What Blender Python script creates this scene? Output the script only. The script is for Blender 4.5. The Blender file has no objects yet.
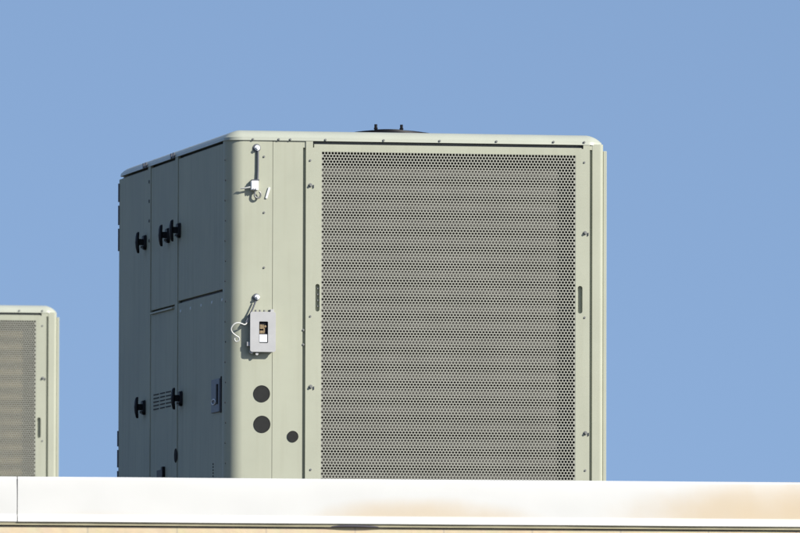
import bpy, bmesh, math, random
from mathutils import Vector, Matrix, noise
from mathutils.geometry import delaunay_2d_cdt
random.seed(4)
S = bpy.context.scene
C = S.collection
R = math.radians

# ------------------------------------------------------------------ camera calibration
FPX = 10500.0                      # focal length in pixels of an 800 px wide picture
YAW, PITCH, ROLL = R(11.05), math.atan(533.5 / 10500), 0.0027
EYE_Z = 1.7
fw = Vector((math.sin(YAW) * math.cos(PITCH), math.cos(YAW) * math.cos(PITCH), math.sin(PITCH)))
rt0 = Vector((math.cos(YAW), -math.sin(YAW), 0))
up0 = rt0.cross(fw)
rt = rt0 * math.cos(ROLL) + up0 * math.sin(ROLL)
up = up0 * math.cos(ROLL) - rt0 * math.sin(ROLL)

def ray(px, py):                   # direction whose component along the optical axis is 1
    return fw + rt * ((px - 400) / FPX) + up * ((266.5 - py) / FPX)

DIST = 52.5
d0 = ray(227, 141)
CAM = Vector((-DIST * d0.x, -DIST * d0.y, EYE_Z))

def F(px, py, y=0.0):              # point of the unit's front plane -> (X, Z)
    d = ray(px, py); t = (y - CAM.y) / d.y
    p = CAM + d * t
    return p.x, p.z
def SD(px, py, x=0.0):             # point of the unit's left side plane -> (Y, Z)
    d = ray(px, py); t = (x - CAM.x) / d.x
    p = CAM + d * t
    return p.y, p.z

ROOF = 2.7
def fx(px, py=300): return F(px, py)[0]
def fz(px, py): return F(px, py)[1]
def sy(px, py=300): return SD(px, py)[0]

# ------------------------------------------------------------------ materials
def mat(name, col, rough=0.5, metal=0.0, var=0.0, vscale=3.0, bump=0.0, bscale=4.0, streak=0.0, dirt=None, spec=0.5, coat=0.0):
    m = bpy.data.materials.new(name); m.use_nodes = True
    nt = m.node_tree; N = nt.nodes; L = nt.links
    b = N['Principled BSDF']
    b.inputs['Roughness'].default_value = rough
    b.inputs['Metallic'].default_value = metal
    b.inputs['Specular IOR Level'].default_value = spec
    b.inputs['Coat Weight'].default_value = coat
    b.inputs['Base Color'].default_value = (*col, 1)
    tc = N.new('ShaderNodeTexCoord')
    if var or streak:
        n = N.new('ShaderNodeTexNoise'); n.inputs['Scale'].default_value = vscale; n.inputs['Detail'].default_value = 7
        n.inputs['Roughness'].default_value = 0.62
        L.new(tc.outputs['Object'], n.inputs['Vector'])
        mr = N.new('ShaderNodeMapRange'); mr.inputs['From Min'].default_value = .3; mr.inputs['From Max'].default_value = .7
        mr.inputs['To Min'].default_value = 1 - var; mr.inputs['To Max'].default_value = 1 + var
        L.new(n.outputs['Fac'], mr.inputs['Value'])
        vm = N.new('ShaderNodeVectorMath'); vm.operation = 'SCALE'; vm.inputs[0].default_value = col
        L.new(mr.outputs['Result'], vm.inputs['Scale'])
        out = vm.outputs[0]
        if streak:
            mp = N.new('ShaderNodeMapping'); mp.inputs['Scale'].default_value = (14, 14, 0.9)
            L.new(tc.outputs['Object'], mp.inputs['Vector'])
            s = N.new('ShaderNodeTexNoise'); s.inputs['Scale'].default_value = 1.6; s.inputs['Detail'].default_value = 5
            L.new(mp.outputs[0], s.inputs['Vector'])
            r2 = N.new('ShaderNodeMapRange'); r2.inputs['From Min'].default_value = .5; r2.inputs['From Max'].default_value = .78
            r2.inputs['To Min'].default_value = 0; r2.inputs['To Max'].default_value = streak
            L.new(s.outputs['Fac'], r2.inputs['Value'])
            mx = N.new('ShaderNodeMix'); mx.data_type = 'RGBA'
            L.new(r2.outputs[0], mx.inputs['Factor']); L.new(out, mx.inputs['A'])
            mx.inputs['B'].default_value = (*(dirt or (0.2, 0.18, 0.14)), 1)
            out = mx.outputs['Result']
        L.new(out, b.inputs['Base Color'])
        r3 = N.new('ShaderNodeMapRange'); r3.inputs['To Min'].default_value = max(rough - .1, 0.05); r3.inputs['To Max'].default_value = min(rough + .12, 1)
        L.new(n.outputs['Fac'], r3.inputs['Value']); L.new(r3.outputs[0], b.inputs['Roughness'])
    if bump:
        bn = N.new('ShaderNodeTexNoise'); bn.inputs['Scale'].default_value = bscale; bn.inputs['Detail'].default_value = 3
        L.new(tc.outputs['Object'], bn.inputs['Vector'])
        bp = N.new('ShaderNodeBump'); bp.inputs['Distance'].default_value = bump; bp.inputs['Strength'].default_value = 1
        L.new(bn.outputs['Fac'], bp.inputs['Height']); L.new(bp.outputs[0], b.inputs['Normal'])
    return m

M = {}
CABC = (0.358, 0.364, 0.280)
M['paint'] = mat('cabinet_paint', CABC, .5, spec=.2, var=.05, vscale=2.2, bump=.0012, bscale=2.5, streak=.2, dirt=(.25, .24, .17))
M['paint_side'] = mat('cabinet_side_paint', CABC, .55, spec=.12, var=.14, vscale=1.4, bump=.003, bscale=1.6, streak=.4, dirt=(.2, .2, .15))
M['cap'] = mat('cap_paint', (0.368, 0.378, 0.305), .32, spec=.4, var=.04, vscale=3, bump=.001, bscale=3, streak=.1, dirt=(.3, .29, .22))
M['perf'] = mat('perforated_paint', (0.295, 0.293, 0.245), .5, spec=.2, var=.05, vscale=5)
M['core'] = mat('galvanised_inner', (0.10, 0.105, 0.115), .6, var=.1)
M['dark'] = mat('black_shade_and_dots', (0.012, 0.012, 0.013), .8)  # painted shade of the louvre slots and plate gap, also small side dots
M['coil'] = mat('coil_aluminium', (0.095, 0.089, 0.083), .6, var=.25, vscale=2.5)
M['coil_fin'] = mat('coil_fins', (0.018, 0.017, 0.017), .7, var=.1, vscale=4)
M['dusty'] = mat('dusty_coil', (0.23, 0.19, 0.105), .7, var=.3, vscale=3)
M['black'] = mat('black_plastic', (0.008, 0.008, 0.010), .5, spec=.15)
M['rubber'] = mat('rubber_plug', (0.027, 0.027, 0.026), .9, var=.12, vscale=30, spec=.1)
M['zinc'] = mat('zinc_screw', (0.20, 0.20, 0.185), .45, metal=.3)
M['dkscrew'] = mat('weathered_screw', (0.06, 0.06, 0.055), .5, metal=.4)
M['whitep'] = mat('white_plastic', (0.72, 0.73, 0.74), .4, var=.03, vscale=20)
M['greyp'] = mat('grey_white_plastic', (0.385, 0.38, 0.37), .42, var=.04, vscale=18)
M['cable'] = mat('white_cable', (0.46, 0.46, 0.43), .5)
M['rod'] = mat('grey_rod', (0.10, 0.105, 0.12), .45, metal=.3)
M['brass'] = mat('brass_terminals', (0.20, 0.14, 0.07), .5, var=.6, vscale=60)
M['plate'] = mat('pale_metal_plate', (0.16, 0.17, 0.19), .5, spec=.2, metal=.1, var=.08, vscale=12)
M['shell'] = mat('hidden_shell', (0.28, 0.28, 0.23), .6)

def coping_mat():
    m = bpy.data.materials.new('white_coping_paint'); m.use_nodes = True
    nt = m.node_tree; N = nt.nodes; L = nt.links; b = N['Principled BSDF']
    b.inputs['Roughness'].default_value = .5
    tc = N.new('ShaderNodeTexCoord')
    n = N.new('ShaderNodeTexNoise'); n.inputs['Scale'].default_value = 3; n.inputs['Detail'].default_value = 8
    L.new(tc.outputs['Object'], n.inputs['Vector'])
    base = N.new('ShaderNodeValToRGB')
    base.color_ramp.elements[0].position = .3; base.color_ramp.elements[0].color = (.572, .562, .53, 1)
    base.color_ramp.elements[1].position = .6; base.color_ramp.elements[1].color = (.598, .588, .557, 1)
    L.new(n.outputs['Fac'], base.inputs['Fac'])
    out = base.outputs['Color']
    sx = N.new('ShaderNodeSeparateXYZ'); L.new(tc.outputs['Object'], sx.inputs[0])
    wob = N.new('ShaderNodeTexNoise'); wob.inputs['Scale'].default_value = 5; wob.inputs['Detail'].default_value = 4
    L.new(tc.outputs['Object'], wob.inputs['Vector'])
    def math_(op, a, b2=None):
        q = N.new('ShaderNodeMath'); q.operation = op
        for i, v in enumerate((a, b2)):
            if v is None: continue
            if isinstance(v, (int, float)): q.inputs[i].default_value = v
            else: L.new(v, q.inputs[i])
        return q.outputs[0]
    # rust-tan stains with their own outline (elliptical mounds rising from the hem)
    for cx, cz, rx, rz, st in STAINS:
        dx = math_('DIVIDE', math_('SUBTRACT', sx.outputs['X'], cx), rx)
        dz = math_('DIVIDE', math_('SUBTRACT', sx.outputs['Z'], cz), rz)
        r = math_('ADD', math_('MULTIPLY', dx, dx), math_('MULTIPLY', dz, dz))
        r = math_('ADD', r, math_('MULTIPLY', math_('SUBTRACT', wob.outputs['Fac'], .5), .7))
        mr = N.new('ShaderNodeMapRange'); mr.interpolation_type = 'SMOOTHSTEP'
        mr.inputs['From Min'].default_value = 1.25; mr.inputs['From Max'].default_value = .0
        mr.inputs['To Min'].default_value = 0; mr.inputs['To Max'].default_value = st
        L.new(r, mr.inputs['Value'])
        # stain stays off the folded hem
        hem = N.new('ShaderNodeMapRange'); hem.inputs['From Min'].default_value = .030; hem.inputs['From Max'].default_value = .040
        L.new(sx.outputs['Z'], hem.inputs['Value'])
        mx = N.new('ShaderNodeMix'); mx.data_type = 'RGBA'
        L.new(math_('MULTIPLY', mr.outputs[0], hem.outputs[0]), mx.inputs['Factor']); L.new(out, mx.inputs['A'])
        mx.inputs['B'].default_value = (.52, .385, .215, 1)
        out = mx.outputs['Result']
    L.new(out, b.inputs['Base Color'])
    bp = N.new('ShaderNodeBump'); bp.inputs['Distance'].default_value = .004
    bn = N.new('ShaderNodeTexNoise'); bn.inputs['Scale'].default_value = 2.2; L.new(tc.outputs['Object'], bn.inputs['Vector'])
    L.new(bn.outputs['Fac'], bp.inputs['Height']); L.new(bp.outputs[0], b.inputs['Normal'])
    return m

def block_mat():
    m = bpy.data.materials.new('peach_block_wall'); m.use_nodes = True
    nt = m.node_tree; N = nt.nodes; L = nt.links; b = N['Principled BSDF']; b.inputs['Roughness'].default_value = .85
    tc = N.new('ShaderNodeTexCoord'); mp = N.new('ShaderNodeMapping'); mp.inputs['Rotation'].default_value = (R(90), 0, 0)
    mp.inputs['Location'].default_value = (.2, 0, .02)
    L.new(tc.outputs['Object'], mp.inputs['Vector'])
    br = N.new('ShaderNodeTexBrick'); br.inputs['Scale'].default_value = 1
    br.inputs['Color1'].default_value = (.62, .51, .34, 1); br.inputs['Color2'].default_value = (.60, .49, .325, 1)
    br.inputs['Mortar'].default_value = (.48, .40, .29, 1); br.inputs['Mortar Size'].default_value = .004
    br.inputs['Brick Width'].default_value = .4; br.inputs['Row Height'].default_value = .2
    L.new(mp.outputs[0], br.inputs['Vector'])
    n = N.new('ShaderNodeTexNoise'); n.inputs['Scale'].default_value = 14; n.inputs['Detail'].default_value = 8
    L.new(tc.outputs['Object'], n.inputs['Vector'])
    mx = N.new('ShaderNodeMix'); mx.data_type = 'RGBA'; mx.blend_type = 'MULTIPLY'; mx.inputs['Factor'].default_value = .2
    L.new(br.outputs['Color'], mx.inputs['A']); L.new(n.outputs['Color'], mx.inputs['B'])
    L.new(mx.outputs['Result'], b.inputs['Base Color'])
    bp = N.new('ShaderNodeBump'); bp.inputs['Distance'].default_value = .004; L.new(n.outputs['Fac'], bp.inputs['Height'])
    L.new(bp.outputs[0], b.inputs['Normal'])
    return m

def ground_mat(name, a, c, sc):
    m = bpy.data.materials.new(name); m.use_nodes = True
    nt = m.node_tree; N = nt.nodes; L = nt.links; b = N['Principled BSDF']; b.inputs['Roughness'].default_value = .95
    tc = N.new('ShaderNodeTexCoord')
    n = N.new('ShaderNodeTexNoise'); n.inputs['Scale'].default_value = sc; n.inputs['Detail'].default_value = 10
    L.new(tc.outputs['Object'], n.inputs['Vector'])
    cr = N.new('ShaderNodeValToRGB'); cr.color_ramp.elements[0].position = .35; cr.color_ramp.elements[1].position = .65
    cr.color_ramp.elements[0].color = (*a, 1); cr.color_ramp.elements[1].color = (*c, 1)
    L.new(n.outputs['Fac'], cr.inputs['Fac']); L.new(cr.outputs[0], b.inputs['Base Color'])
    return m

# ------------------------------------------------------------------ mesh helpers
def box(bm, x0, x1, y0, y1, z0, z1):
    vs = [bm.verts.new((x, y, z)) for z in (z0, z1) for y in (y0, y1) for x in (x0, x1)]
    for f in ((0, 2, 3, 1), (4, 5, 7, 6), (0, 1, 5, 4), (1, 3, 7, 5), (3, 2, 6, 7), (2, 0, 4, 6)):
        bm.faces.new([vs[i] for i in f])

def prism(bm, pts, z0, z1):        # closed plan outline (x, y), counter-clockwise, extruded in Z
    a = [bm.verts.new((x, y, z0)) for x, y in pts]; b = [bm.verts.new((x, y, z1)) for x, y in pts]
    n = len(pts)
    for i in range(n):
        bm.faces.new((a[i], a[(i + 1) % n], b[(i + 1) % n], b[i]))
    bm.faces.new(b); bm.faces.new(a[::-1])

def cyl(bm, p0, p1, r0, r1=None, n=16, caps=True):
    p0, p1 = Vector(p0), Vector(p1); r1 = r0 if r1 is None else r1
    ax = (p1 - p0).normalized()
    u = ax.orthogonal().normalized(); v = ax.cross(u)
    A = [bm.verts.new(p0 + (u * math.cos(2 * math.pi * i / n) + v * math.sin(2 * math.pi * i / n)) * r0) for i in range(n)]
    B = [bm.verts.new(p1 + (u * math.cos(2 * math.pi * i / n) + v * math.sin(2 * math.pi * i / n)) * r1) for i in range(n)]
    for i in range(n):
        bm.faces.new((A[i], A[(i + 1) % n], B[(i + 1) % n], B[i]))
    if caps:
        bm.faces.new(B); bm.faces.new(A[::-1])

def tube(bm, pts, r, n=10):
    pts = [Vector(p) for p in pts]; rings = []
    u = None
    for i, p in enumerate(pts):
        t = (pts[min(i + 1, len(pts) - 1)] - pts[max(i - 1, 0)]).normalized()
        u = t.orthogonal().normalized() if u is None else (u - t * u.dot(t)).normalized()
        v = t.cross(u)
        rr = r[i] if isinstance(r, (list, tuple)) else r
        rings.append([bm.verts.new(p + (u * math.cos(2 * math.pi * k / n) + v * math.sin(2 * math.pi * k / n)) * rr) for k in range(n)])
    for a, b in zip(rings, rings[1:]):
        for k in range(n):
            bm.faces.new((a[k], a[(k + 1) % n], b[(k + 1) % n], b[k]))
    bm.faces.new(rings[-1]); bm.faces.new(rings[0][::-1])

def smooth_path(pts, sub=5):       # Catmull-Rom
    P = [Vector(p) for p in pts]; P = [P[0]] + P + [P[-1]]; out = []
    for i in range(1, len(P) - 2):
        for k in range(sub):
            t = k / sub
            a, b, c, d = P[i - 1], P[i], P[i + 1], P[i + 2]
            out.append(.5 * ((2 * b) + (c - a) * t + (2 * a - 5 * b + 4 * c - d) * t * t + (3 * b - a - 3 * c + d) * t ** 3))
    out.append(P[-2]); return out

def rrect(x0, x1, z0, z1, r, n=6):
    o = []
    for cx, cz, a0 in ((x1 - r, z0 + r, -90), (x1 - r, z1 - r, 0), (x0 + r, z1 - r, 90), (x0 + r, z0 + r, 180)):
        for i in range(n + 1):
            a = R(a0 + 90 * i / n); o.append((cx + r * math.cos(a), cz + r * math.sin(a)))
    return o

def plate(bm, outer, holes, y0, y1):   # flat sheet in the XZ plane with cut-outs, front at y0, back at y1
    def layer(y):
        loops = []
        for lp in [outer] + holes:
            vs = [bm.verts.new((x, y, z)) for x, z in lp]
            loops.append(vs)
        flat = [v for lp in loops for v in lp]; co = [Vector((v.co.x, v.co.z)) for v in flat]
        ed = []; s0 = 0
        for lp in loops:
            ed += [(s0 + i, s0 + (i + 1) % len(lp)) for i in range(len(lp))]; s0 += len(lp)
        res = delaunay_2d_cdt(co, ed, [], 0, 1e-7)
        def inside(q, poly):
            c = False
            for i in range(len(poly)):
                (xa, za), (xb, zb) = poly[i], poly[i - 1]
                if (za > q[1]) != (zb > q[1]) and q[0] < (xb - xa) * (q[1] - za) / (zb - za) + xa: c = not c
            return c
        vmap = [flat[o[0]] if o and o[0] < len(flat) else bm.verts.new((p.x, y, p.y)) for o, p in zip(res[3], res[0])]
        for f in res[2]:
            q = sum((res[0][i] for i in f), Vector((0, 0))) / len(f)
            if inside(q, outer) and not any(inside(q, h) for h in holes):
                bm.faces.new([vmap[i] for i in f])
        return loops
    a, b = layer(y0), layer(y1)
    for la, lb in zip(a, b):
        for i in range(len(la)):
            j = (i + 1) % len(la)
            bm.faces.new((la[i], la[j], lb[j], lb[i]))

def finish(name, bm, m, parent=None, bevel=0, smooth=False, recalc=True, segs=2):
    if recalc: bmesh.ops.recalc_face_normals(bm, faces=bm.faces)
    me = bpy.data.meshes.new(name); bm.to_mesh(me); bm.free()
    o = bpy.data.objects.new(name, me); C.objects.link(o)
    for mm in (m if isinstance(m, (list, tuple)) else [m]): me.materials.append(mm)
    if parent: o.parent = parent
    if smooth:
        for p in me.polygons: p.use_smooth = True
        me.set_sharp_from_angle(angle=R(35))
    if bevel:
        b = o.modifiers.new('bevel', 'BEVEL'); b.width = bevel; b.segments = segs; b.limit_method = 'ANGLE'; b.angle_limit = R(40)
        for p in me.polygons: p.use_smooth = True
        me.set_sharp_from_angle(angle=R(60))
        b.harden_normals = True
    return o
def nb(): return bmesh.new()
def clone(o, parent, loc=None):
    c = o.copy(); C.objects.link(c); c.parent = parent
    if loc is not None: c.location = loc
    return c

# ------------------------------------------------------------------ dimensions of the unit (origin: base of the front left corner)
TOP = fz(420, 132.2)               # top of the cap
CAPB = fz(420, 142.7)              # bottom of the cap lip
W = fx(603.6, 300)                   # cabinet width
D = sy(119.2, 181)                 # cabinet depth
BASE = ROOF + .30
print('W', W, 'D', D, 'TOP', TOP, 'CAPB', CAPB)
unit = bpy.data.objects.new('rooftop_unit', None); C.objects.link(unit); unit.location = (0, 0, ROOF)
unit['label'] = 'large beige-green rooftop air unit with three round black plugs and a grey sensor box'
unit['category'] = 'air conditioner'
unit['group'] = 'rooftop units behind the white coping'
OFF = Vector((0, 0, -ROOF))
def part(name, bm, m, parent=unit, **k):
    if parent is unit:
        bmesh.ops.translate(bm, vec=OFF, verts=bm.verts)
    else:
        bmesh.ops.translate(bm, vec=OFF, verts=bm.verts)
    return finish(name, bm, m, parent, **k)

RC = .085
X_SEAM = fx(272.4); X_G0 = fx(302.6); X_G1 = fx(305.4); X_H0 = fx(589.4); X_H1 = fx(592.2)
Y_C0 = .112                        # side return of the front corner post
Z0 = BASE + .11                    # bottom of the wall panels, above the base rail

# front left corner post with its rounded edge
bm = nb()
arc = [(RC - RC * math.cos(R(90 * i / 16)), RC - RC * math.sin(R(90 * i / 16))) for i in range(17)]
pts = [(0, Y_C0)] + arc + [(X_SEAM - .0012, 0), (X_SEAM - .0012, .018), (RC, .018), (.018, RC), (.018, Y_C0)]
prism(bm, pts, Z0, CAPB + .004)
part('corner_post', bm, M['paint'], smooth=True)
# front right corner post
bm = nb()
RR = .022
arc = [(W - RR + RR * math.sin(R(90 * i / 12)), RR - RR * math.cos(R(90 * i / 12))) for i in range(13)]
pts = [(X_H1, .022), (X_H1, 0)] + arc + [(W, .12), (W - .018, .12), (W - .018, .022)]
prism(bm, pts, Z0, CAPB + .004)
part('corner_post', bm, M['paint'], smooth=True)
# narrow flange that stands out on the right-hand side
bm = nb()
box(bm, W + .0010, W + .0188, .016, .05, Z0, fz(605, 151))
box(bm, W + .0005, W + .0192, .05, .055, Z0, fz(605, 151))
part('side_flange', bm, M['paint'], bevel=.002)
# front filler strip
bm = nb(); box(bm, X_SEAM + .0012, X_G0, 0.001, .018, Z0, CAPB + .004)
part('filler_panel', bm, M['paint'])

# inner frame seen only as dark joints
bm = nb()
box(bm, .062, X_G1 + .03, .024, .05, Z0, CAPB - .002)
box(bm, .04, X_G1 + .012, .05, .25, Z0, CAPB - .002)
box(bm, X_H0 - .02, W - .02, .03, .25, Z0, CAPB - .002)
box(bm, .02, W - .02, .25, D - .02, Z0, CAPB - .002)
box(bm, X_G1 + .012, X_H0 - .02, .02, .25, CAPB - .03, CAPB - .002)
part('inner_frame', bm, M['core'])

for a, b in ((X_G0, X_G1), (X_H0, X_H1)):
    bm = nb(); box(bm, a - .002, b + .002, .013, .0175, Z0, CAPB - .012); part('channel', bm, M['paint'])
    bm = nb(); box(bm, a + .0002, b - .0002, .0010, .0125, fz(303, 147.6) if a < 1 else fz(591, 150), CAPB + .003); part('channel_cap', bm, M['paint'])
bm = nb(); box(bm, fx(313), fx(584), .024, .028, CAPB - .045, CAPB - .001); part('top_channel', bm, M['paint'])

# side panels
zs = lambda px, py: SD(px, py)[1]
ya0, ya1 = D, sy(148.2, 300)
yb0, yb1 = sy(151, 300), sy(175.3, 300)
yc0, yc1 = sy(178.2, 300), Y_C0 + .006
ZT = CAPB - .012
zseamC = zs(202, 296.0); zseamB = zs(162, 308.7)
def side_panel(y0, y1, z0, z1):
    bm = nb(); box(bm, 0.0, .016, min(y0, y1), max(y0, y1), z0, z1)
    return part('side_panel', bm, M['paint_side'], bevel=.003)
side_panel(ya0 - .004, ya1, Z0, ZT)
side_panel(yb0, yb1, Z0, zseamB - .004); side_panel(yb0, yb1, zseamB + .004, ZT)
side_panel(yc0, yc1, Z0, zseamC - .006); side_panel(yc0, yc1, zseamC + .006, ZT)
for a, b in ((ya1, yb0), (yb1, yc0)):
    bm = nb(); box(bm, -.004, .014, min(a, b) + .004, max(a, b) - .004, Z0, CAPB + .004)
    part('side_post', bm, M['paint_side'], bevel=.002)
# drip lip under the middle panel joint
bm = nb(); box(bm, -.012, 0.001, yb1 + .03, yb0 - .03, zseamB - .018, zseamB - .008)
part('drip_lip', bm, M['paint'], bevel=.002)
# hidden sides
bm = nb(); box(bm, W - .016, W, .125, D, Z0, ZT); part('right_panel', bm, M['shell'], bevel=.003)
bm = nb(); box(bm, .018, W - .018, D - .016, D + .002, Z0, ZT); part('back_panel', bm, M['shell'], bevel=.003)
bm = nb(); box(bm, -.01, W + .01, -.006, D + .01, BASE, Z0 - .004); part('base_rail', bm, M['paint'], bevel=.003)
bm = nb(); box(bm, .06, W - .06, .07, D - .07, ROOF, BASE); part('roof_curb', bm, M['core'], bevel=.004)

# top cap: rounded plan corners, rounded upper edge, small vertical lip
def rplan(x0, x1, y0, y1, r, n=10):
    return rrect(x0, x1, y0, y1, r, n)
bm = nb()
rings = []
H = TOP - CAPB; lip = fz(420, 139.6) - CAPB
prof = [(-.012, .004), (0.0, 0.0), (.003, lip), (.006, lip + .0015)]
for i in range(1, 13):
    a = R(90 * i / 12)
    prof.append((.006 + .070 * (.35 * (1 - math.cos(a)) + .65 * i / 12), lip + .0015 + (H - lip - .0015) * (.62 * math.sin(a) + .38 * i / 12)))
for ins, z in prof:
    e = .006 - max(ins, 0)
    if ins < 0: e = -.03
    o = rplan(-e, W + e, -e, D + e, max(.082 + e, .01))
    rings.append([bm.verts.new((x, y, CAPB + z)) for x, y in o])
for a, b in zip(rings, rings[1:]):
    for k in range(len(a)):
        bm.faces.new((a[k], a[(k + 1) % len(a)], b[(k + 1) % len(a)], b[k]))
bm.faces.new(rings[-1]); bm.faces.new(rings[0][::-1])
cap = part('top_cap', bm, M['cap'], smooth=True)

# clips over the side posts
for px, py in ((146.5, 169.3), (174.3, 158.6)):
    yy = sy(px, py)
    for k in (-.035, .035):
        bm = nb(); box(bm, -.014, -.004, yy + k - .012, yy + k + .012, CAPB - .004, CAPB + .026)
        part('cap_clip', bm, M['rod'], bevel=.002)

# ------------------------------------------------------------------ perforated door
YD = -.004                         # front of the door
px0, px1 = fx(321.0), fx(575.2)
pz1 = fz(448, 153.6)
PITCH_X = (fx(573.6) - fx(322.4)) / 79.0
ROWH = (fz(322, 154.9) - fz(322, 475.5)) / 114.0
NR, NC = 130, 80
pz0 = pz1 - NR * ROWH
print('pitch', PITCH_X, ROWH)
def build_perforated():
    verts, faces = [], []
    def v(x, y, z): verts.append((x, y, z)); return len(verts) - 1
    rad = .405 * PITCH_X
    y0, y1 = YD + .001, YD + .0025
    OFFX = px0
    for r in range(NR):
        zt = pz1 - r * ROWH; zb = zt - ROWH; zc = (zt + zb) / 2
        sh = 0 if r % 2 == 0 else PITCH_X / 2
        n = NC if r % 2 == 0 else NC - 1
        xs = OFFX + sh
        if sh:
            faces.append((v(OFFX, y0, zb), v(xs, y0, zb), v(xs, y0, zt), v(OFFX, y0, zt)))
        for c in range(n):
            a = xs + c * PITCH_X; b = a + PITCH_X; xc = (a + b) / 2
            out = [(a, zb), (xc, zb), (b, zb), (b, zc), (b, zt), (xc, zt), (a, zt), (a, zc)]
            angs = [225, 270, 315, 0, 45, 90, 135, 180]
            O = [v(x, y0, z) for x, z in out]
            I = [v(xc + rad * math.cos(R(t)), y0, zc + rad * math.sin(R(t))) for t in angs]
            J = [v(xc + rad * math.cos(R(t)), y1, zc + rad * math.sin(R(t))) for t in angs]
            for k in range(8):
                q = (k + 1) % 8
                faces.append((O[k], O[q], I[q], I[k])); faces.append((I[k], I[q], J[q], J[k]))
        xe = OFFX + NC * PITCH_X
        if sh:
            faces.append((v(xe - sh, y0, zb), v(xe, y0, zb), v(xe, y0, zt), v(xe - sh, y0, zt)))
    verts2 = [(x, y, z - ROOF) for x, y, z in verts]
    me = bpy.data.meshes.new('perforated_sheet'); me.from_pydata(verts2, [], faces); me.update()
    me.materials.append(M['perf'])
    o = bpy.data.objects.new('perforated_sheet', me); C.objects.link(o)
    return o, OFFX + NC * PITCH_X
sheet, px1 = build_perforated()

dzt = fz(448, 146.2)               # top edge of the door
dz0 = Z0 + .01
nx0, nx1 = fx(313.6), fx(581.2)    # notch at the top
bm = nb()
outer = [(X_G1, dz0), (X_H0, dz0), (X_H0, CAPB - .001), (nx1 + .009, CAPB - .001), (nx1 + .009, fz(582, 149)), (nx1, fz(582, 149)), (nx1, dzt), (nx0, dzt), (nx0, fz(314, 147.6)), (nx0 - .006, fz(314, 147.6)), (nx0 - .006, CAPB - .001), (X_G1, CAPB - .001)]
sl = rrect(fx(315.2), fx(319.4), fz(317, 311.5), fz(317, 284), .0102)
sr = rrect(fx(577.6), fx(582.3), fz(580, 313.5), fz(580, 286), .0115)
plate(bm, outer, [[(px0, pz0), (px1, pz0), (px1, pz1), (px0, pz1)], sl, sr], YD, YD + .018)
door = part('filter_door', bm, M['paint'])
sheet.parent = door
# recess behind the two slots
for nm, s, mm in (('handle_recess', sl, M['paint']), ('handle_recess', sr, M['paint'])):
    xs = [p[0] for p in s]; zz = [p[1] for p in s]
    bm = nb(); box(bm, min(xs) - .003, max(xs) + .003, YD + .0185, YD + .0215, min(zz) - .003, max(zz) + .003)
    part(nm, bm, mm, parent=door)
xs = [p[0] for p in sl]
for k in range(4):
    zc = fz(317, 288.5 + k * 5.9); bm = nb()
    cyl(bm, (fx(318.2), YD + .018, zc), (fx(318.2), YD + .006, zc), .0045, n=12)
    part('rivet', bm, M['zinc'], parent=door, smooth=True)

# coil behind the sheet
YC = .0685
bm = nb()
cx0, cx1 = px0 - .004, X_H0 - .022
box(bm, cx0, cx1, YC + .024, YC + .10, Z0, CAPB - .032)
coil = part('condenser_coil', bm, M['coil_fin'])
bm = nb(); TP = .0121
z = Z0 + .012
while z < CAPB - .05:
    pr = [(YC + .014, z - .0037), (YC + .002, z - .0035), (YC, z - .0015), (YC, z + .0015), (YC + .002, z + .0035), (YC + .014, z + .0037)]
    a = [bm.verts.new((cx0 + .002, y, zz)) for y, zz in pr]; b = [bm.verts.new((cx1 - .002, y, zz)) for y, zz in pr]
    for k in range(5): bm.faces.new((a[k], b[k], b[k + 1], a[k + 1]))
    z += TP
part('coil_tubes', bm, M['coil'], parent=coil, smooth=False)

# ------------------------------------------------------------------ screws, latches
def screw_mesh(head=.0042, wash=.0062, h=.005, along='front'):
    bm = nb()
    n = Vector((0, -1, 0)) if along == 'front' else Vector((-1, 0, 0))
    cyl(bm, (0, 0, 0), n * .0016, wash, wash * .94, 16)
    cyl(bm, n * .0016, n * h, head, head * .92, 6)
    return bm
sc_front = finish('screw', screw_mesh(), M['zinc'], unit, smooth=True)
used = [False]
def screw(px, py, y=0.0, base=[None]):
    x, z = F(px, py, y)
    loc = Vector((x, y, z - ROOF))
    if not used[0]: used[0] = True; sc_front.location = loc
    else: clone(sc_front, unit, loc)
for px, py in ((264, 156.7), (264, 212.6), (264, 267.6)): screw(px, py)
for px, py in ((310.2, 160.5), (310.3, 316.3), (310.6, 469.6), (584.3, 162.5), (584.6, 317.6), (585.2, 470.4)): screw(px, py, YD)
for i, (px, py) in enumerate(((253, 139.3), (278.8, 139.4), (290.3, 139.5), (325.5, 139.9), (383.7, 140.4), (439.7, 141), (496.5, 141.5), (553.6, 142), (584.3, 142.3))):
    screw(px, py, -.0062)
for py in (330, 344.5): screw(303.2, py, .0005)
for px, py in ((310.4, 185.2), (310.6, 386.7), (585.0, 233.0), (585.4, 433.0)):
    x, z = F(px, py, YD); bm = nb()
    cyl(bm, (x, YD, z), (x, YD - .004, z), .0105, .0098, 18)
    cyl(bm, (x, YD - .006, z), (x, YD - .013, z), .0066, .0056, 14)
    l = part('turn_latch', bm, M['zinc'], smooth=True)
    bm = nb(); box(bm, x + .014, x + .018, YD - .006, YD, z - .014, z + .002)
    part('catch', bm, M['rod'], parent=l, bevel=.001)

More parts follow.
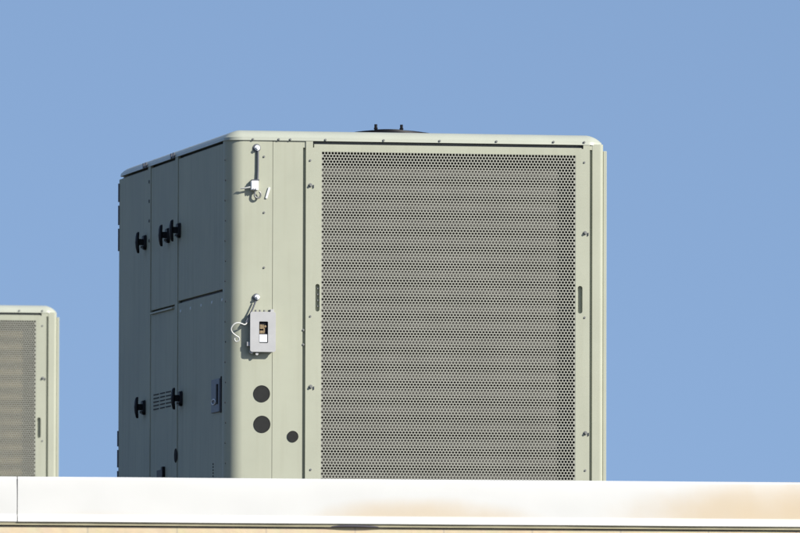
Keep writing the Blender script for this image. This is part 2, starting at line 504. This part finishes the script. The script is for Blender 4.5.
# round black plugs
for px, py, r in ((261.7, 393.7, .0425), (262, 424.2, .0430), (292.8, 436.4, .0285)):
    x, z = F(px, py); bm = nb(); n = 40
    prof = [(r, 0.0), (r * .985, -.003), (r * .93, -.0032), (r * .92, -.0022), (0.001, -.0022)]
    rg = [[bm.verts.new((x + a * math.cos(2 * math.pi * k / n), y, z + a * math.sin(2 * math.pi * k / n))) for k in range(n)] for a, y in prof]
    for a, b in zip(rg, rg[1:]):
        for k in range(n): bm.faces.new((a[k], a[(k + 1) % n], b[(k + 1) % n], b[k]))
    bm.faces.new(rg[-1])
    part('plug', bm, M['rubber'], smooth=True)

# side latches: base on the panel, stem, long outer grip
def latch():
    e = bpy.data.objects.new('side_latch', None); C.objects.link(e)
    bm = nb(); o = rrect(-.042, .042, -.044, .044, .02, 5)
    a = [bm.verts.new((0, y, z)) for y, z in o]; b = [bm.verts.new((-.016, y * .8, z * .9)) for y, z in o]
    for k in range(len(a)): bm.faces.new((a[k], a[(k + 1) % len(a)], b[(k + 1) % len(a)], b[k]))
    bm.faces.new(b); bm.faces.new(a[::-1])
    base = finish('latch_base', bm, M['black'], None, smooth=True)
    bm = nb(); box(bm, -.040, -.014, -.020, .020, -.016, .020)
    # grip: lens-shaped lever
    rings = []
    for t, w, th, xo in ((-.064, .016, .010, -.040), (-.058, .028, .016, -.042), (-.03, .040, .021, -.046), (.0, .044, .024, -.048), (.03, .040, .022, -.047), (.054, .032, .018, -.044), (.062, .018, .010, -.041)):
        rings.append([bm.verts.new((xo + th / 2 * math.cos(q * math.pi / 4), w / 2 * math.sin(q * math.pi / 4) * 1.3, t)) for q in range(8)])
    for a, b in zip(rings, rings[1:]):
        for k in range(8): bm.faces.new((a[k], a[(k + 1) % 8], b[(k + 1) % 8], b[k]))
    bm.faces.new(rings[-1]); bm.faces.new(rings[0][::-1])
    grip = finish('latch_grip', bm, M['black'], None, smooth=True)
    bm = nb(); cyl(bm, (-.014, 0, -.028), (-.028, 0, -.028), .0065, n=12)
    lock = finish('lock_cylinder', bm, M['zinc'], None, smooth=True)
    return base, grip, lock
lb, lg, ll = latch()
for o in list(C.objects):
    if o.name.startswith('side_latch'): bpy.data.objects.remove(o)
first = True
for px, py in ((145.6, 242.5), (168.9, 235.5), (179.8, 230.5), (144.6, 407.5), (181.5, 398.5)):
    y, z = SD(px, py)
    if first: b, g, l = lb, lg, ll; first = False
    else: b, g, l = lb.copy(), lg.copy(), ll.copy(); [C.objects.link(q) for q in (b, g, l)]
    b.name = 'side_latch'
    b.scale = (.92, .92, .88); b.parent = unit; b.location = (-.001, y, z - ROOF)
    g.parent = b; l.parent = b

# louvre slots, their shade painted as raised black strips, low on the middle panel
bm = nb()
for r in range(5):
    for (xa, xb) in ((153.8, 159.0), (160.4, 164.9), (166.2, 171.0)):
        if r == 4 and xa > 160 and xa < 166: pass
        y0, y1 = sy(xa, 393), sy(xb, 393); zc = zs(162.5, 393.2) - r * .0188
        box(bm, -.0025, 0.001, y1, y0, zc - .0026, zc + .0026)
lv = part('louvre_slot_shade', bm, M['dark'])
bm = nb()
for r in range(5):
    for (xa, xb) in ((153.8, 159.0), (160.4, 164.9), (166.2, 171.0)):
        y0, y1 = sy(xa, 393), sy(xb, 393); zc = zs(162.5, 393.2) - r * .0188
        box(bm, -.0035, 0.001, y1, y0, zc + .0028, zc + .0042)
part('louvre_hood', bm, M['paint_side'], parent=lv, bevel=.001)

# pale metal plate on the near lower panel
y0, y1 = sy(213.0, 396), sy(221.0, 396); za, zb = zs(217, 412.5), zs(217, 379.3)
bm = nb(); box(bm, -.010, 0.001, min(y0, y1), max(y0, y1), za, zb)
pl = part('access_plate', bm, M['plate'], bevel=.003)
pl['label'] = 'pale blue-grey metal plate'
bm = nb(); box(bm, -.004, 0.001, min(y0, y1) - .022, min(y0, y1) - .001, za - .005, zb + .01); part('plate_gap_shadow', bm, M['dark'], parent=pl)  # black strip that paints the gap shadow along the plate
bm = nb(); yk = sy(219.2, 394); box(bm, -.016, -.009, yk - .016, yk + .016, zs(219, 404), zs(219, 384)); part('pull_bar', bm, M['black'], parent=pl, bevel=.003)
bm = nb(); yk = sy(216.2, 402); zk = zs(216.2, 402)
tube(bm, [(-.014, yk + .055 * math.cos(t * math.pi / 8), zk + .013 * math.sin(t * math.pi / 8)) for t in range(17)], .0032, 6)
part('keyhole_ring', bm, M['whitep'], parent=pl, smooth=True)

# black outlet box and oval grommet
bm = nb(); y0, y1 = sy(158.8, 472), sy(164.5, 472)
box(bm, -.012, 0.001, y1, y0, zs(162, 490), zs(162, 469.8)); box(bm, -.016, 0.0, y1 - .02, y1 + .025, zs(162, 490), zs(162, 467))
part('outlet_box', bm, M['black'], bevel=.003)
bm = nb(); y, z = SD(176.6, 455.5)
o = [(y + .040 * math.cos(k * math.pi / 12), z + .038 * math.sin(k * math.pi / 12)) for k in range(24)]
a = [bm.verts.new((-.0035, p, q)) for p, q in o]; b = [bm.verts.new((-.008, y + (p - y) * .8, z + (q - z) * .9)) for p, q in o]
for k in range(24): bm.faces.new((a[k], a[(k + 1) % 24], b[(k + 1) % 24], b[k]))
bm.faces.new(b)
part('grommet', bm, M['rubber'], smooth=True)

# rivets below the joint of the near panel, side screws, hinges
rv = None
def side_dot(px, py, m, r=.0085, x=0.0, name='rivet'):
    y, z = SD(px, py); bm = nb()
    cyl(bm, (x, y, z), (x - .004, y, z), r, r * .7, 10)
    return part(name, bm, m, smooth=True)
M['pale_rivet'] = mat('pale_rivet', (.6, .62, .6), .4)
for px, py in ((181.0, 311.2), (190.8, 308.5), (201.5, 305.6), (212.2, 302.7), (222.3, 299.9)): side_dot(px, py, M['pale_rivet'], .010)
for px, py in ((150.1, 181.8), (150.1, 201.3), (150.1, 221), (150.1, 240.8)): side_dot(px, py, M['dkscrew'], .010, -.004, 'side_screw')
for i in range(16): side_dot(225.3 + (i % 2) * .5, 160 + i * 20.2, M['dkscrew'], .0055, 0.0, 'side_screw')
for i in range(5): side_dot(213.4, 464 + i * 3.0, M['dark'], .0045, 0.0, 'side_screw')
for i, (a, b) in enumerate(((183, 203), (205, 226), (228, 252), (430, 447), (449, 468), (470, 490))):
    bm = nb(); cyl(bm, (-.0005, D - .008, zs(119, b - .8)), (-.0005, D - .008, zs(119, a + .8)), .0065, n=12)
    part('hinge', bm, M['rod'], smooth=True)

# ------------------------------------------------------------------ things bolted to the corner post
# upper bolt, rod and bracket
def P(px, py, off): x, z = F(px, py, -off); return Vector((x, -off, z))
bm = nb()
c = P(256.6, 148.0, 0.0)
cyl(bm, c, c + Vector((0, -.004, 0)), .0205, .019, 24)
ub = part('conduit_bolt', bm, M['rod'], smooth=True)
bm = nb(); cyl(bm, c + Vector((.002, -.004, 0)), c + Vector((.002, -.012, 0)), .0145, .0135, 20); cyl(bm, c + Vector((.002, -.012, 0)), c + Vector((.002, -.024, 0)), .009, .008, 6)
part('bolt_head', bm, M['whitep'], parent=ub, smooth=True)
bm = nb(); tube(bm, [P(257.9, 150, .007), P(257.9, 160, .0075), P(257.8, 170, .0075), P(257.4, 180.5, .009)], .0052)
part('rod', bm, M['rod'], parent=ub, smooth=True)
bm = nb(); x0, z1 = F(250.2, 181); x1, z0 = F(257.6, 190.6)
box(bm, x0, x1, -.030, 0.001, z0, z1)
br = part('bracket', bm, M['whitep'], bevel=.004)
bm = nb(); box(bm, x0 + .006, x1 + .004, -.026, -.001, z1 + .001, z1 + .007); part('bracket_cap', bm, M['rod'], parent=br)
bm = nb()
for q in (.010, .021): cyl(bm, (x0 + q, -.030, z0 + .005), (x0 + q, -.033, z0 + .005), .0035, n=10)
part('pin', bm, M['rod'], parent=br)
bm = nb(); c = P(257.6, 194.6, .018)
tube(bm, smooth_path([P(255.0, 190, .018)] + [c + Vector((.016 * math.cos(a), 0, .017 * math.sin(a))) for a in [R(t) for t in (150, 190, 230, 270, 310, 350, 30, 60)]]), .0048)
part('hook', bm, M['zinc'], parent=br, smooth=True)
bm = nb(); tube(bm, [P(240.6, 188.6, .012), P(245, 188.2, .022), P(250.3, 187.2, .024)], [.0028, .0042, .0048]); part('wire_end', bm, M['cable'], parent=br, smooth=True)
bm = nb()
pa, pb = P(269.0, 187.5, .001), P(266.4, 198.5, .001)
for q in range(1):
    d = (pb - pa).normalized(); s = Vector((d.z, 0, -d.x)) * .007
    f = [pa + s * .5, pa - s, pb - s * .4, pb + s]
    A = [bm.verts.new(p) for p in f]; B = [bm.verts.new(p + Vector((0, -.006, 0))) for p in f]
    for k in range(4): bm.faces.new((A[k], A[(k + 1) % 4], B[(k + 1) % 4], B[k]))
    bm.faces.new(B); bm.faces.new(A[::-1])
part('cable_tie', bm, M['whitep'], bevel=.001)

# sensor box
bx0, bz1 = F(250.3, 311.6, -.038); bx1, bz0 = F(275.7, 352.0, -.038)
wx0, wz1 = F(259.2, 321.4, -.038); wx1, wz0 = F(268.0, 343.0, -.038)
bm = nb(); plate(bm, rrect(bx0, bx1, bz0, bz1, .011), [rrect(wx0, wx1, wz0, wz1, .005)], -.038, -.030)
sb = part('sensor_box', bm, M['greyp'], bevel=.0035, segs=3)
bm = nb()
o = rrect(bx0 + .003, bx1 - .003, bz0 + .003, bz1 - .003, .009)
a = [bm.verts.new((x, -.0305, z)) for x, z in o]; b = [bm.verts.new((x, -.006, z)) for x, z in o]
for k in range(len(a)): bm.faces.new((a[k], a[(k + 1) % len(a)], b[(k + 1) % len(a)], b[k]))
bm.faces.new(b[::-1])
part('box_body', bm, M['greyp'], parent=sb, smooth=True)
bm = nb(); box(bm, wx0 - .006, wx1 + .006, -.0285, -.026, wz0 - .006, wz1 + .006); part('window_back', bm, M['black'], parent=sb)
bm = nb()
ww = wx1 - wx0
box(bm, wx0 + .003, wx0 + ww * .62, -.033, -.0285, wz0 + .048, wz0 + .062); box(bm, wx0 + .004, wx0 + ww * .55, -.034, -.0285, wz0 + .070, wz0 + .092)
cyl(bm, (wx0 + ww * .7, -.0285, wz0 + .083), (wx0 + ww * .7, -.035, wz0 + .083), .006, n=12)
box(bm, wx0 + ww * .5, wx0 + ww * .66, -.032, -.0285, wz0 + .053, wz0 + .078)
part('terminals', bm, M['brass'], parent=sb, bevel=.001)
bm = nb(); box(bm, wx0 + .002, wx1 - .004, -.036, -.0285, wz0 + .004, wz0 + .043); part('white_module', bm, M['whitep'], parent=sb, bevel=.002)
for px in (256.0, 260.2, 264.6, 269.2):
    x, z = F(px, 310.4, -.025); bm = nb(); cyl(bm, (x, -.018, bz1 - .003), (x, -.018, bz1 + .010), .0052, n=12); part('cable_gland', bm, M['zinc'], parent=sb, smooth=True)
x, z = F(272.6, 310.6, -.03); bm = nb(); box(bm, x - .012, x + .006, -.034, -.01, bz1 - .004, bz1 + .013); part('hinge_tab', bm, M['greyp'], parent=sb, bevel=.002)
x, z = F(247.8, 344, -.02); bm = nb(); box(bm, x - .006, bx0 + .006, -.028, -.008, z - .011, z + .011); part('box_catch', bm, M['greyp'], parent=sb, bevel=.002)
for px, py, r in ((251.5, 351.5, .011), (256.8, 353.8, .008)):
    x, z = F(px, py, -.025); bm = nb(); cyl(bm, (x, -.012, z), (x, -.030, z), r, r * .9, 14); part('box_foot', bm, M['greyp'], parent=sb, smooth=True)
# lower bolt, lead and white cable loop
bm = nb(); c = P(256.2, 297.2, 0)
cyl(bm, c, c + Vector((0, -.008, 0)), .0185, .0175, 22)
lb2 = part('conduit_bolt', bm, M['rod'], smooth=True)
bm = nb(); cyl(bm, c + Vector((.003, -.008, 0)), c + Vector((.003, -.016, 0)), .0135, .0125, 18); cyl(bm, c + Vector((.004, -.016, 0)), c + Vector((.004, -.028, 0)), .0085, .0075, 6)
part('bolt_head', bm, M['whitep'], parent=lb2, smooth=True)
bm = nb(); tube(bm, [P(255.7, 301, .018), P(252.6, 309, .022), P(249.5, 315, .024), P(245.5, 322.5, .025)], .0042); part('lead', bm, M['rod'], parent=lb2, smooth=True)
bm = nb(); tube(bm, smooth_path([P(*p, o) for p, o in (((250.0, 318), .010), ((247.2, 322.5), .020), ((244.6, 324.6), .024), ((241.5, 323.6), .028), ((237.4, 322.8), .032), ((233.6, 324.6), .034), ((231.2, 328.6), .032), ((232.2, 332.2), .030), ((235.4, 335.2), .028), ((238.8, 337.6), .026), ((238.9, 340.4), .024), ((236.2, 341.6), .022), ((234.6, 339.6), .021), ((235.0, 337.0), .020))]), .0036)
part('cable', bm, M['cable'], parent=sb, smooth=True)

# ------------------------------------------------------------------ fan guard on top
fc = Vector((fx(385) + .22, 1.05, TOP)); FR, FH = .42, .069
bm = nb()
def dome(r): return FH * (1 - (r / FR) ** 2)
for k in range(1, 15):
    r = FR * k / 14
    pts = [fc + Vector((r * math.cos(t * math.pi / 24), r * math.sin(t * math.pi / 24), dome(r) + .004)) for t in range(49)]
    tube(bm, pts, .0035, 5)
for t in range(8):
    a = t * math.pi / 4
    tube(bm, [fc + Vector((FR * q / 6 * math.cos(a), FR * q / 6 * math.sin(a), dome(FR * q / 6) + .001)) for q in range(7)], .004, 5)
fg = part('fan_guard', bm, M['black'], smooth=True)
bm = nb(); cyl(bm, fc + Vector((0, 0, FH - .03)), fc + Vector((0, 0, FH + .008)), .09, .07, 32)
part('motor_cover', bm, M['black'], parent=fg, smooth=True)
for s in (-1, 1):
    bm = nb(); q = fc + Vector((s * .067, 0, FH)); cyl(bm, q, q + Vector((0, 0, .036)), .0078, n=10); cyl(bm, q + Vector((0, 0, .010)), q + Vector((0, 0, .018)), .010, n=6)
    part('stud', bm, M['black'], parent=fg, smooth=True)
bm = nb()
n = 48
for r0, r1, za, zb in ((FR - .01, FR + .004, -.01, .014), ):
    for k in range(n):
        a, b = 2 * math.pi * k / n, 2 * math.pi * (k + 1) / n
        for ra, rb, z0, z1 in ((r1, r1, za, zb), (r0, r0, za, zb)):
            vs = [bm.verts.new((fc.x + ra * math.cos(t), fc.y + ra * math.sin(t), fc.z + zz)) for t, zz in ((a, z0), (b, z0), (b, z1), (a, z1))]
            bm.faces.new(vs)
        vs = [bm.verts.new((fc.x + rr_ * math.cos(t), fc.y + rr_ * math.sin(t), fc.z + zb)) for t, rr_ in ((a, r0), (a, r1), (b, r1), (b, r0))]
        bm.faces.new(vs)
part('fan_shroud', bm, M['cap'], parent=fg, smooth=True)

# ------------------------------------------------------------------ second unit, further back on the left
K = .737
d = ray(59.6, 400)
Zd = DIST / K
pt = CAM + d * Zd
unit2 = unit.copy(); C.objects.link(unit2)
unit2.location = (pt.x - (W + .020), pt.y, ROOF)
unit2['label'] = 'smaller-looking beige rooftop unit cut off by the left edge of the picture'
skip = ('conduit_bolt', 'bracket', 'cable_tie', 'sensor_box', 'access_plate', 'outlet_box', 'grommet')
def copy_tree(o, parent):
    c = o.copy(); C.objects.link(c); c.parent = parent
    if o.name.startswith('coil_tubes'):        # this unit's coil is coated with pale tan dust
        c.material_slots[0].link = 'OBJECT'; c.material_slots[0].material = M['dusty']
    for ch in list(o.children): copy_tree(ch, c)
for ch in list(unit.children):
    if ch.name.split('.')[0] in skip: continue
    copy_tree(ch, unit2)

# ------------------------------------------------------------------ building: parapet with white metal coping
YAWP = R(2.3)
ctr = CAM + ray(400, 479.2) * 46.8
bld = bpy.data.objects.new('flat_roofed_building', None); C.objects.link(bld)
bld.location = (ctr.x, ctr.y, 0); bld.rotation_euler = (0, 0, -YAWP)
bld['label'] = 'flat-roofed building with white metal coping over a peach block wall, below both rooftop units'
bld['category'] = 'building'
ca, sa = math.cos(-YAWP), math.sin(-YAWP)
def BP(px, py):                    # point of the coping's front plane -> local (x, z)
    dd = ray(px, py); nrm = Vector((-sa, ca, 0))
    t = (Vector((ctr.x, ctr.y, 0)) - CAM).dot(nrm) / dd.dot(nrm)
    p = CAM + dd * t; q = p - Vector((ctr.x, ctr.y, 0))
    return q.x * ca + q.y * sa, p.z
zc1 = BP(400, 479.2)[1]; zc0 = BP(400, 524.6)[1]; CH = zc1 - zc0
print('coping', zc0, zc1)
jx = BP(17.3, 500)[0]
STAINS = []
x_, z_ = BP(425, 523); STAINS.append((x_, z_ - zc0 + .0, .55, .115, .60))
x_, z_ = BP(800, 522); STAINS.append((x_ + .15, z_ - zc0, 1.0, .21, .75))
x_, z_ = BP(95, 523); STAINS.append((x_, z_ - zc0, .35, .06, .18))
M['coping'] = coping_mat(); M['block'] = block_mat()
# section profile (y, z) : front face with slight belly, hem kicked out, rounded top edge, sloping top, back leg
hem = .036
prof = [(.007, .002), (-.006, 0.0), (-.010, .003), (-.009, .012), (-.0035, hem - .004), (0.0, hem), (-.0005, CH * .45), (-.001, CH * .7), (0.0, CH - .012)]
for i in range(1, 8):
    a = R(80 * i / 7); prof.append((.012 * (1 - math.cos(a)), CH - .012 + .012 * math.sin(a)))
prof += [(.15, CH + .000), (.33, CH - .012), (.345, CH - .02), (.345, CH - .10)]
def coping(x0, x1, dy, seed):
    bm = nb(); nseg = max(2, int((x1 - x0) / .06)); rows = []
    for i in range(nseg + 1):
        x = x0 + (x1 - x0) * i / nseg; row = []
        for j, (y, z) in enumerate(prof):
            w = .0022 * noise.noise(Vector((x * 1.7, z * 6, seed))) + .0012 * noise.noise(Vector((x * 6, z * 9, seed + 5)))
            wz = .0016 * noise.noise(Vector((x * 1.1, 3, seed)))
            row.append(bm.verts.new((x - jx, y + w + dy, z + wz)))
        rows.append(row)
    for a, b in zip(rows, rows[1:]):
        for k in range(len(prof) - 1): bm.faces.new((a[k], b[k], b[k + 1], a[k + 1]))
    o = finish('coping', bm, M['coping'], bld, smooth=True, recalc=True)
    # keep object coordinates = building coordinates for the stains
    for v in o.data.vertices: v.co.x += jx
    o.location = (0, 0, zc0)
    return o
LEN = 4.6
coping(jx + .0015, jx + LEN, 0, 1.3)
coping(jx - LEN, jx - .0015, .003, 7.1)
for k in range(1, 4):
    coping(jx + LEN * k + .002, jx + LEN * (k + 1), .002 * (k % 2), 9 + k)
    coping(jx - LEN * (k + 1), jx - LEN * k - .002, .002 * (k % 2), 19 + k)
XL, XR = jx - LEN * 4, jx + LEN * 4
# joint plate behind the gap
bm = nb(); box(bm, jx - .05, jx + .05, .006, .010, .01, CH - .03); o = finish('joint_plate', bm, M['core'], bld); o.location = (0, 0, zc0)
# cleat strip and wall
M['cleat'] = mat('olive_cleat', (.30, .27, .17), .6, var=.15, vscale=8)
bm = nb(); box(bm, XL, XR, -.002, .002, -.0125, -.001); o = finish('cleat_strip', bm, M['cleat'], bld); o.location = (0, 0, zc0)
bm = nb(); box(bm, XL, XR, .0085, .30, 0.0, zc0 + CH - .05)
finish('wall', bm, M['block'], bld)
# sealant bead under the strip
bm = nb(); pts, rad = [], []
xx = BP(-60, 528)[0]; xe = BP(860, 528)[0]; s0, s1 = BP(318, 528)[0], BP(392, 528)[0]
while xx < xe:
    bulge = 0
    if s0 < xx < s1: bulge = math.sin((xx - s0) / (s1 - s0) * math.pi)
    pts.append((xx, .0075 - .010 * bulge, -.0150 + .0070 * bulge + .0012 * noise.noise(Vector((xx * 9, 1, 0)))))
    rad.append(.0026 + .0035 * bulge + .001 * noise.noise(Vector((xx * 14, 4, 0))))
    xx += .03
tube(bm, pts, rad, 8)
o = finish('sealant_bead', bm, mat('dark_sealant', (.05, .045, .055), .7), bld, smooth=True); o.location = (0, 0, zc0)
# rest of the building
DEP = 34.0
bm = nb(); box(bm, XL, XR, .30, DEP, 0.0, ROOF - .02)
box(bm, XL, XL + .3, .31, DEP, ROOF - .02, ROOF + .35); box(bm, XR - .3, XR, .31, DEP, ROOF - .02, ROOF + .35); box(bm, XL, XR, DEP + .002, DEP + .3, 0, ROOF + .35)
finish('rear_wall', bm, M['block'], bld)
bm = nb(); box(bm, XL + .31, XR - .31, .302, DEP - .01, ROOF - .019, ROOF - .001)
finish('roof', bm, ground_mat('gravel_roof', (.045, .045, .032), (.07, .068, .05), 9), bld)

# ground
bm = nb(); g = 3000
vs = [bm.verts.new(p) for p in ((-g, -g, -.002), (g, -g, -.002), (g, g, -.002), (-g, g, -.002))]; bm.faces.new(vs)
go = finish('ground', bm, ground_mat('dry_ground', (.05, .055, .03), (.085, .08, .05), .3)); go['kind'] = 'structure'

# labels for parts that look different from their siblings
# ------------------------------------------------------------------ light
AZ, EL = R(46), R(33)
sd = Vector((math.sin(AZ) * math.cos(EL), -math.cos(AZ) * math.cos(EL), math.sin(EL)))
sun = bpy.data.lights.new('sun', 'SUN'); sun.energy = 4.4; sun.angle = R(.53); sun.color = (1.0, .97, .915)
so = bpy.data.objects.new('sun', sun); C.objects.link(so); so.rotation_euler = sd.to_track_quat('Z', 'Y').to_euler(); so.location = (10, -10, 20)
w = bpy.data.worlds.new('World'); S.world = w; w.use_nodes = True
N = w.node_tree.nodes; L = w.node_tree.links
sky = N.new('ShaderNodeTexSky'); sky.sky_type = 'NISHITA'; sky.sun_disc = False
sky.sun_elevation = EL
sky.sun_rotation = math.atan2(sd.x, sd.y)
sky.altitude = 1000; sky.air_density = 1.0; sky.dust_density = 1.2; sky.ozone_density = 0.85
tc = N.new('ShaderNodeTexCoord'); ad = N.new('ShaderNodeVectorMath'); ad.operation = 'ADD'; ad.inputs[1].default_value = (0, 0, .33)
nm = N.new('ShaderNodeVectorMath'); nm.operation = 'NORMALIZE'
L.new(tc.outputs['Generated'], ad.inputs[0]); L.new(ad.outputs[0], nm.inputs[0]); L.new(nm.outputs[0], sky.inputs['Vector'])
bg = N['Background']; bg.inputs['Strength'].default_value = .111
L.new(sky.outputs[0], bg.inputs['Color'])

cam = bpy.data.cameras.new('camera'); co = bpy.data.objects.new('camera', cam); C.objects.link(co)
cam.sensor_width = 36; cam.lens = FPX / 800 * 36; cam.clip_start = .5; cam.clip_end = 6000
mw = Matrix((rt, up, -fw)).transposed().to_4x4(); mw.translation = CAM; co.matrix_world = mw
cam.dof.use_dof = True; cam.dof.focus_distance = DIST + .1; cam.dof.aperture_fstop = 14
S.camera = co
S.render.resolution_x, S.render.resolution_y = 1024, 682
S.view_settings.view_transform = 'Standard'; S.view_settings.look = 'None'; S.view_settings.gamma = 1
S.view_settings.use_curve_mapping = False
S.view_settings.exposure = .75
